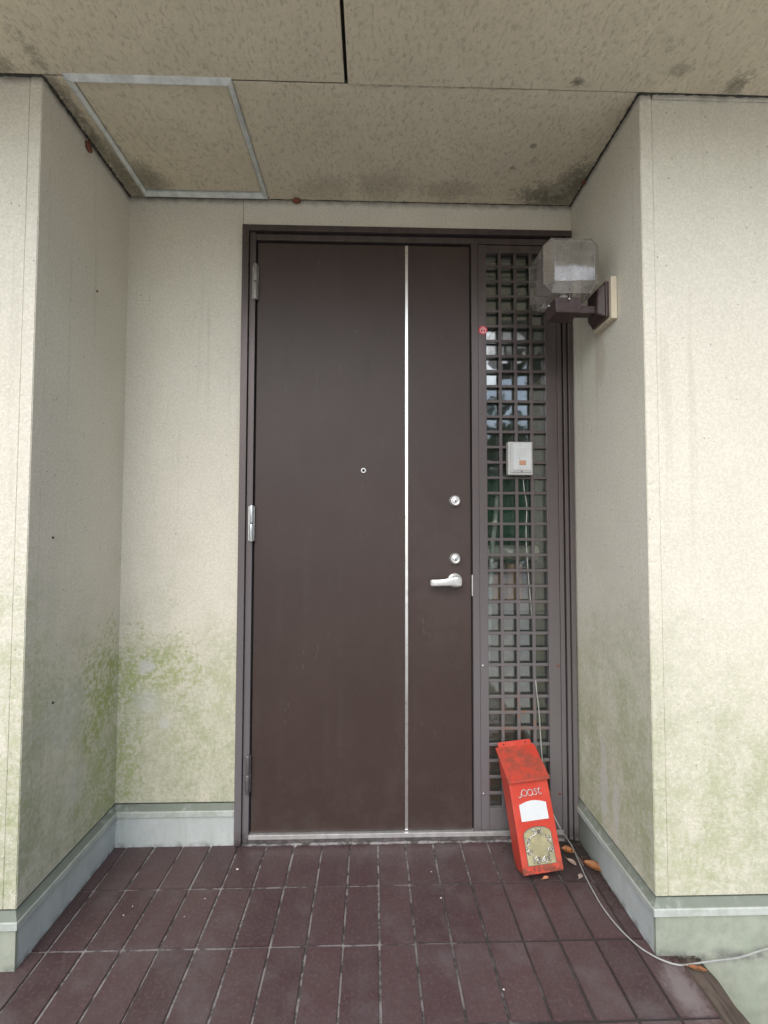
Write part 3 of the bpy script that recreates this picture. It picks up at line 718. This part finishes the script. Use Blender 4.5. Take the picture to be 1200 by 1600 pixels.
ins = bmesh.ops.inset_region(bm, faces=[bt], thickness=.022); bmesh.ops.delete(bm, geom=[bt], context='FACES')
rb = bmesh.ops.bevel(bm, geom=[e for e in bm.edges if len(e.link_faces) == 2 and e.calc_face_angle() > .3], offset=.0016, segments=2, affect='EDGES')
for f in rb['faces']: f.material_index = 1
sh = link('lamp_shade', bm, SHADE, lm, bev=0); sh.data.materials.append(SHEDGE)
bm = bmesh.new(); lathe(bm, [(.014, 1.8168), (.014, 1.838), (.0125, 1.840)], (.592, -.2525, 0), 'Z', 20); link('socket', bm, IVORY, lm, True)
bm = bmesh.new(); lathe(bm, [(.0125, 1.8405), (.016, 1.852), (.0275, 1.875), (.030, 1.890), (.0265, 1.906), (.016, 1.917), (.004, 1.920)], (.592, -.2525, 0), 'Z', 24); link('bulb', bm, BULBG, lm, True)

# ---------------------------------------------------------------- red post box
mb = empty('mailbox', (.5279, -.1218, .0042)); tag(mb, 'rusty red metal post box with pale lettering leaning against the side panel', 'mailbox')
psi, lean, roll = .0677, -.3103, -.0635
mb.rotation_mode = 'QUATERNION'
mb.rotation_quaternion = (Matrix.Rotation(psi, 3, 'Z') @ Matrix.Rotation(lean, 3, 'X') @ Matrix.Rotation(roll, 3, 'Y')).to_quaternion()
W2, DB, HB, HF = .0666, .0734, .3505, .2590
bm = bmesh.new()
prism(bm, [(0, 0), (-DB, 0), (-DB, HF+.004), (-.0, HB-.003)], lambda a_, b_, d: (d, a_, b_), -W2, W2); body = link('body', bm, RED, mb, bev=.0022)
bm = bmesh.new()
prism(bm, [(0, HB+.001), (-DB-.012, HF+.0025), (-DB-.012, HF-.0035), (-DB-.0095, HF-.0035), (-DB-.0085, HF+.0005), (0, HB-.001)], lambda a_, b_, d: (d, a_, b_), -W2-.005, W2+.005); link('lid', bm, REDW, mb, bev=.0008)
bm = bmesh.new(); prism(bm, [(-W2+.006, HB-.01), (W2-.006, HB-.01), (W2-.006, HB+.013), (W2-.010, HB+.017), (-W2+.010, HB+.017), (-W2+.006, HB+.013)], lambda a_, b_, d: (a_, d, b_), .0005, -.0012); fl = link('flange', bm, RED, mb, bev=.0004)
for x in (-.040, .040):
    bm = bmesh.new(); lathe(bm, [(.0026, -.0011), (.0026, -.0016)], (x, 0, HB+.0085), n=12); link('hole', bm, DARK, fl)
yf = -DB
# name plate with arched top
def arch(x0_, x1_, z0_, z1_, rise, n=10):
    return [(x0_, z0_), (x1_, z0_)] + [(x1_+(x0_-x1_)*k/n, z1_+rise*math.sin(math.pi*k/n)) for k in range(n+1)]
bm = bmesh.new(); prism(bm, arch(-.0445, .0475, .143, .190, .009), lambda a_, b_, d: (a_, d, b_), yf-.0003, yf-.0016); link('name_plate', bm, WHITE, body, bev=.0004)
# ribbed window with arched top
top = [(-.046+.092*k/46, .104+.021*math.sqrt(max(0, 1-((k-23)/23)**2))) for k in range(47)]
bm = bmesh.new(); A = []; 
for k, (x, zt) in enumerate(top):
    y = yf-.0012-(.0008 if k % 2 else 0); A.append((bm.verts.new((x, y, .024)), bm.verts.new((x, y, zt))))
for p, q in zip(A, A[1:]): bm.faces.new((p[0], q[0], q[1], p[1]))
link('ribbed_window', bm, YRIB, body)
bm = bmesh.new(); edge = [(-.0465, yf-.0008, .0235)] + [(x, yf-.0008, z) for x, z in top] + [(.0465, yf-.0008, .0235)]
tube(bm, edge, .0012, 6, True); link('window_rim', bm, BLACKP, body, True)
# wrought scrolls
def spiral(cx_, cz_, r0, a0, turns, sgn=1, n=18):
    return [(cx_+r0*(1-.8*i/n)*math.cos(a0+sgn*turns*2*math.pi*i/n), cz_+r0*(1-.8*i/n)*math.sin(a0+sgn*turns*2*math.pi*i/n)) for i in range(n+1)]
def scroll(pts2, r=.0018):
    bm = bmesh.new(); tube(bm, [(x, yf-.0034, z) for x, z in pts2], r, 6); link('scroll', bm, SCROLL, body, True)
def cm2(pts2, n=5): return [(v.x, v.y) for v in catmull([(x, z, 0) for x, z in pts2], n)]
for s in (-1, 1):
    scroll([(s*x, z) for x, z in cm2([(.000, .117), (.004, .108), (.012, .104), (.024, .101), (.027, .094)])+spiral(.034, .089, .0075, 2.5, 1.25, -1)])
    scroll([(s*x, z) for x, z in spiral(.010, .117, .0065, -2.6, 1.2, 1)])
    scroll([(s*x, z) for x, z in cm2([(.027, .030), (.027, .048), (.025, .058), (.030, .066), (.036, .066)])+spiral(.037, .0590, .0070, 1.5, 1.2, -1)])
    scroll([(s*x, z) for x, z in cm2([(.024, .034), (.020, .044), (.011, .045), (.004, .038), (.001, .030)])])
    scroll([(s*x, z) for x, z in spiral(.011, .033, .0070, 2.2, 1.3, -1)])
    scroll([(s*x, z) for x, z in cm2([(.044, .068), (.040, .077), (.034, .082), (.030, .090)])])
# lettering: worn flowing "post"
def letter(pts2, r=.0016):
    bm = bmesh.new(); tube(bm, [(x, yf-.0016, z) for x, z in pts2], r, 6); link('letter', bm, LETTER, body, True)
def oval(cx_, cz_, rx, rz, a0=0, a1=360, n=18): return [(cx_+rx*math.cos(R(a0+(a1-a0)*i/n)), cz_+rz*math.sin(R(a0+(a1-a0)*i/n))) for i in range(n+1)]
ZL = .2225
letter(cm2([(-.0415, ZL-.0085), (-.038, ZL-.0125), (-.0330, ZL-.009), (-.0305, ZL-.001), (-.027, ZL+.0065), (-.0220, ZL+.009)])+oval(-.0205, ZL, .0088, .0090, 100, -170))
letter(oval(-.0005, ZL-.0005, .0085, .0090)); letter(cm2([(.0075, ZL+.003), (.0080, ZL-.005), (.0105, ZL-.0085), (.013, ZL-.0080)]), .0013)
letter(cm2([(.0235, ZL+.0065), (.0185, ZL+.0085), (.0145, ZL+.005), (.0190, ZL+.0005), (.0225, ZL-.004), (.0190, ZL-.0085), (.0135, ZL-.0070)]))
letter(cm2([(.0320, ZL+.0115), (.0295, ZL+.002), (.0300, ZL-.006), (.0335, ZL-.0085), (.0380, ZL-.006)])); letter([(.0245, ZL+.0055), (.0380, ZL+.0070)], .0012)

# ---------------------------------------------------------------- leaves and small debris
def dead_leaf(px, py, length, width, rz, curl, label, tiltx=0, mat=DEAD, z=.004):
    p = un(px, py, 2, z); bm = bmesh.new(); n, m_ = 10, 6; V = []
    for i in range(n+1):
        t = i/n; wd = width*.5*(math.sin(math.pi*min(1, t*.97+.015))**.75)
        V.append([bm.verts.new(((t-.5)*length, wd*(j/m_*2-1), .003+curl*(abs(j/m_*2-1)**2)*wd*1.4+curl*.25*length*((t-.5)**2)*2+random.uniform(-.0006, .0006))) for j in range(m_+1)])
    for i in range(n):
        for j in range(m_): bm.faces.new((V[i][j], V[i+1][j], V[i+1][j+1], V[i][j+1]))
    tube(bm, [(-length*.5, 0, .004), (-length*.62, .002, .005), (-length*.72, .001, .004)], .0008, 5)
    o = link('dead_leaf', bm, mat, None, True); o.location = p; o.rotation_euler = (tiltx, 0, rz)
    md = o.modifiers.new('thickness', 'SOLIDIFY'); md.thickness = .0006
    tag(o, label, 'leaf', 'dead leaves on the porch floor'); return o
dead_leaf(929, 1357, .068, .030, R(-42), .5, 'largest orange dead leaf, lying against the right skirting', R(14))
dead_leaf(887, 1331, .040, .026, R(-30), .5, 'orange brown dead leaf beside the mailbox, under the cord', R(10))
dead_leaf(907, 1371, .024, .014, R(50), .3, 'small pale grey dead leaf left of the cord', 0, PALELEAF)
dead_leaf(1090, 1516.5, .042, .015, R(-18), .4, 'curled orange dead leaf on the wooden edge below the wall corner', 0, DEAD, .002)
dead_leaf(893, 1349, .036, .018, R(-60), .4, 'dark brown withered leaf between the mailbox and the cord', 0, CARD2)
dead_leaf(853, 1374, .022, .012, R(20), .5, 'torn brown leaf scrap in front of the mailbox foot', 0, CARD)
# grit on the tiles
def grit(px, py, r, label):
    p = un(px, py, 2, .001); bm = bmesh.new(); bmesh.ops.create_icosphere(bm, subdivisions=1, radius=r)
    for v in bm.verts: v.co *= random.uniform(.75, 1.25); v.co.z *= .6; v.co.x *= 1.4
    o = link('crumb', bm, PELLET, None); o.location = p; tag(o, label, 'crumb', 'pale crumbs on the tiles')
for px, py, r in ((371, 1358, .0034), (462, 1322, .0026), (341, 1360, .0), (320, 1404, .0016), (689, 1403, .0022), (787, 1546, .0024), (674, 1362, .0016), (260, 1318, .0024), (193, 1430, .002), (207, 1416, .0014), (288, 1432, .0014)):
    if r: grit(px, py, r, 'tiny pale crumb lying on the brown tiles')
# soil and leaf crumbs swept into the corner
V, F = [], []
def flake(p, r):
    q = Vector((random.gauss(0, .5), random.gauss(0, .5), 1)).normalized(); t1 = q.orthogonal().normalized(); t1 = Matrix.Rotation(random.uniform(0, 6.3), 3, q) @ t1; t2 = q.cross(t1); i = len(V)
    top_ = p+q*r*.5
    for k in range(5):
        a_ = k*2*math.pi/5; V.append(p+(t1*math.cos(a_)+t2*math.sin(a_)*.6)*r*random.uniform(.6, 1.3))
    V.append(top_); F.extend([(i+k, i+(k+1) % 5, i+5) for k in range(5)]); F.append((i+4, i+3, i+2, i+1, i))
for _ in range(420):
    t = random.random()**1.6
    if random.random() < .62: x = XR-.006-abs(random.gauss(0, .022)); y = -.015-.30*t
    else: x = random.uniform(.44, .72); y = -.020-abs(random.gauss(0, .03))
    flake(Vector((x, y, .0015)), random.uniform(.0010, .0036)*(1.5 if random.random() < .1 else 1))
for _ in range(70): flake(Vector((random.uniform(.75, .84), -.4475-abs(random.gauss(0, .008)), .0015)), random.uniform(.0015, .0040))
me = bpy.data.meshes.new('soil_crumbs'); me.from_pydata(V, [], F); me.materials.append(mat_plain('dark_soil', (.060, .045, .034), .95, 0, .5, 60, .3, .2))
o = bpy.data.objects.new('soil_crumbs', me); COL.objects.link(o); tag(o, 'dark soil and leaf crumbs swept along the foot of the right skirting', kind='stuff')
# brown lumps stuck under the ceiling
def lump(p, r, label, flat):
    bm = bmesh.new(); bmesh.ops.create_icosphere(bm, subdivisions=3, radius=1)
    for v in bm.verts:
        v.co *= 1+random.uniform(-.07, .07); v.co = Vector((v.co.x*flat[0], v.co.y*flat[1], v.co.z*flat[2]))*r
    o = link('mud_lump', bm, MUD, None, True); o.location = p; tag(o, label, 'mud lump', 'brown lumps near the ceiling')
lump(Vector((-.2925, -.006, 2.318)), .011, 'reddish brown lump stuck under the ceiling above the door', (1.4, .8, .9))
lump(Vector((-.899, -.246, 2.298)), .010, 'orange brown lump high on the left side wall', (.6, 1.5, 1.5))
lump(Vector((.728, -.12, 2.320)), .008, 'small brown lump where the ceiling meets the right wall', (.7, 1.3, .9))
# tiny snails / seed husks on the left wall
def husk(px, py, label):
    p = un(px, py, 0, XL+.001); bm = bmesh.new(); bmesh.ops.create_icosphere(bm, subdivisions=2, radius=.0034)
    for v in bm.verts: v.co.x *= .7; v.co.z *= random.uniform(.8, 1.3)
    o = link('husk', bm, BROWNM, None, True); o.location = p; tag(o, label, 'husk', 'dark specks stuck on the left wall')
husk(152, 455, 'dark brown husk high on the left side wall'); husk(83, 840, 'dark husk at mid height on the left side wall'); husk(83, 1098, 'round dark husk in the algae of the left side wall')

# ---------------------------------------------------------------- behind the glass
cb = empty('cabinet', (.55, .42, 0)); tag(cb, 'dark low cabinet standing inside behind the side panel glass', 'cabinet')
box('carcass', (.30, .728, .075, .40, .002, .80), ROOMF, cb, .003); box('top_board', (.29, .729, .065, .41, .8005, .825), CARD2, cb, .002)
for zz in (.42,): box('drawer_front', (.31, .52, .066, .0745, .05, .78), CARD2, cb, .002)
# rolled paper lying on the boxes
def inbox(name, b, mat, label, cat): o = box(name, b, mat, None, .002); tag(o, label, cat); return o
inbox('carton', (.505, .560, .070, .19, .826, .975), CARD, 'upright rust brown carton seen through the grille', 'box')
inbox('carton', (.566, .650, .085, .22, .826, .945), CARD2, 'dull brown flat carton seen through the grille right of the rust one', 'box')
inbox('carton', (.40, .498, .075, .20, .826, .935), CARD, 'low rust brown carton seen through the grille at the left', 'box')
bm = bmesh.new(); lathe(bm, [(.008, .40), (.0265, .40), (.0275, .405), (.0275, .612), (.0265, .617), (.008, .617)], (0, .072, 1.018), 'X', 20)
o = link('paper_roll', bm, PAPER, None, True); tag(o, 'pale horizontal paper roll lying on cartons behind the grille', 'paper roll')
bm = bmesh.new()
folds = [(.33+.40*i/60, .165+.012*math.sin(i*.9)+.008*math.sin(i*2.3)) for i in range(61)]
A = [(bm.verts.new((x, y, .97)), bm.verts.new((x, y, 1.33))) for x, y in folds]
for p, q in zip(A, A[1:]): bm.faces.new((p[0], q[0], q[1], p[1]))
o = link('hanging_cloth', bm, GREENC, None, True); md = o.modifiers.new('thickness', 'SOLIDIFY'); md.thickness = .003
tag(o, 'dark green cloth hanging inside behind the side panel below the intercom', 'cloth')
bm = bmesh.new(); tube(bm, catmull([un(777, 774, 1, .040), un(774, 810, 1, .042), un(770, 850, 1, .044), un(767, 900, 1, .046), un(765, 960, 1, .048), Vector((.412, .050, .30)), Vector((.412, .051, .004))], 8), .0085, 12)
o = link('white_pole', bm, POLEW, None, True); tag(o, 'slanting white pole propped inside behind the left grille column', 'pole')

# ---------------------------------------------------------------- greenery behind the viewer, mirrored in glass and steel
def leafmass(name, zones, label, n, size):
    V, F = [], []
    for _ in range(n):
        c, rad = random.choices(zones, weights=[z[1][0]*z[1][2] for z in zones])[0]
        while True:
            d = Vector((random.uniform(-1, 1), random.uniform(-1, 1), random.uniform(-1, 1)))
            if .35 < d.length < 1: break
        p = Vector(c)+Vector((d.x*rad[0], d.y*rad[1], d.z*rad[2]))
        if p.z < -.3: continue
        q = Vector((random.gauss(0, 1), random.gauss(0, 1), random.gauss(0, 1))).normalized(); t1 = q.orthogonal().normalized(); t2 = q.cross(t1)
        s = size*random.uniform(.6, 1.4); i = len(V)
        V.extend([p-t1*s, p+t2*s*.5, p+t1*s, p-t2*s*.5]); F.append((i, i+1, i+2, i+3))
    me = bpy.data.meshes.new(name); me.from_pydata(V, [], F); me.materials.append(LEAF)
    o = bpy.data.objects.new(name, me); COL.objects.link(o); tag(o, label, kind='stuff'); return o
zones = [((x, -14+random.uniform(-1.5, 1), random.uniform(.6, 1.6)), (random.uniform(1.4, 2.2), 1.3, random.uniform(1.6, 2.5))) for x in [-16+1.7*i for i in range(7)]+[4.6+1.7*i for i in range(8)]]
zones += [((7.6+random.uniform(-.6, 3.5), -12.5+random.uniform(-1, 1), 2.2+1.5*i+.4), (2.2, 1.8, 1.7)) for i in range(5)]
zones += [((4.9, -15.5, 5.9), (.5, .5, .35)), ((5.5, -15.5, 5.2), (.25, .4, .5)), ((-9, -16, 3.4), (2, 1, 1.6))]
zones += [((x, -15.5, 3.0), (1.0, .8, 2.1)) for x in (3.4, 4.3, 5.2, 6.0)] + [((x, -15.5, 4.7), (.5, .5, .55)) for x in (3.8, 4.9, 5.6)] + [((6.35, -12.5, z), (1.25, .9, 1.3)) for z in (2, 3.6, 5.2, 6.8)]
leafmass('woodland', zones, 'green trees and bushes mirrored in the side panel glass', 34000, .17)

for root in (floor, wl, wr, wb, ce, rm, dr, sp, lm, cb):
    bpy.context.view_layer.update()
    for c in root.children:
        if c.name.startswith(('tile', 'grille_bar')): continue
        c.matrix_parent_inverse = root.matrix_world.inverted()
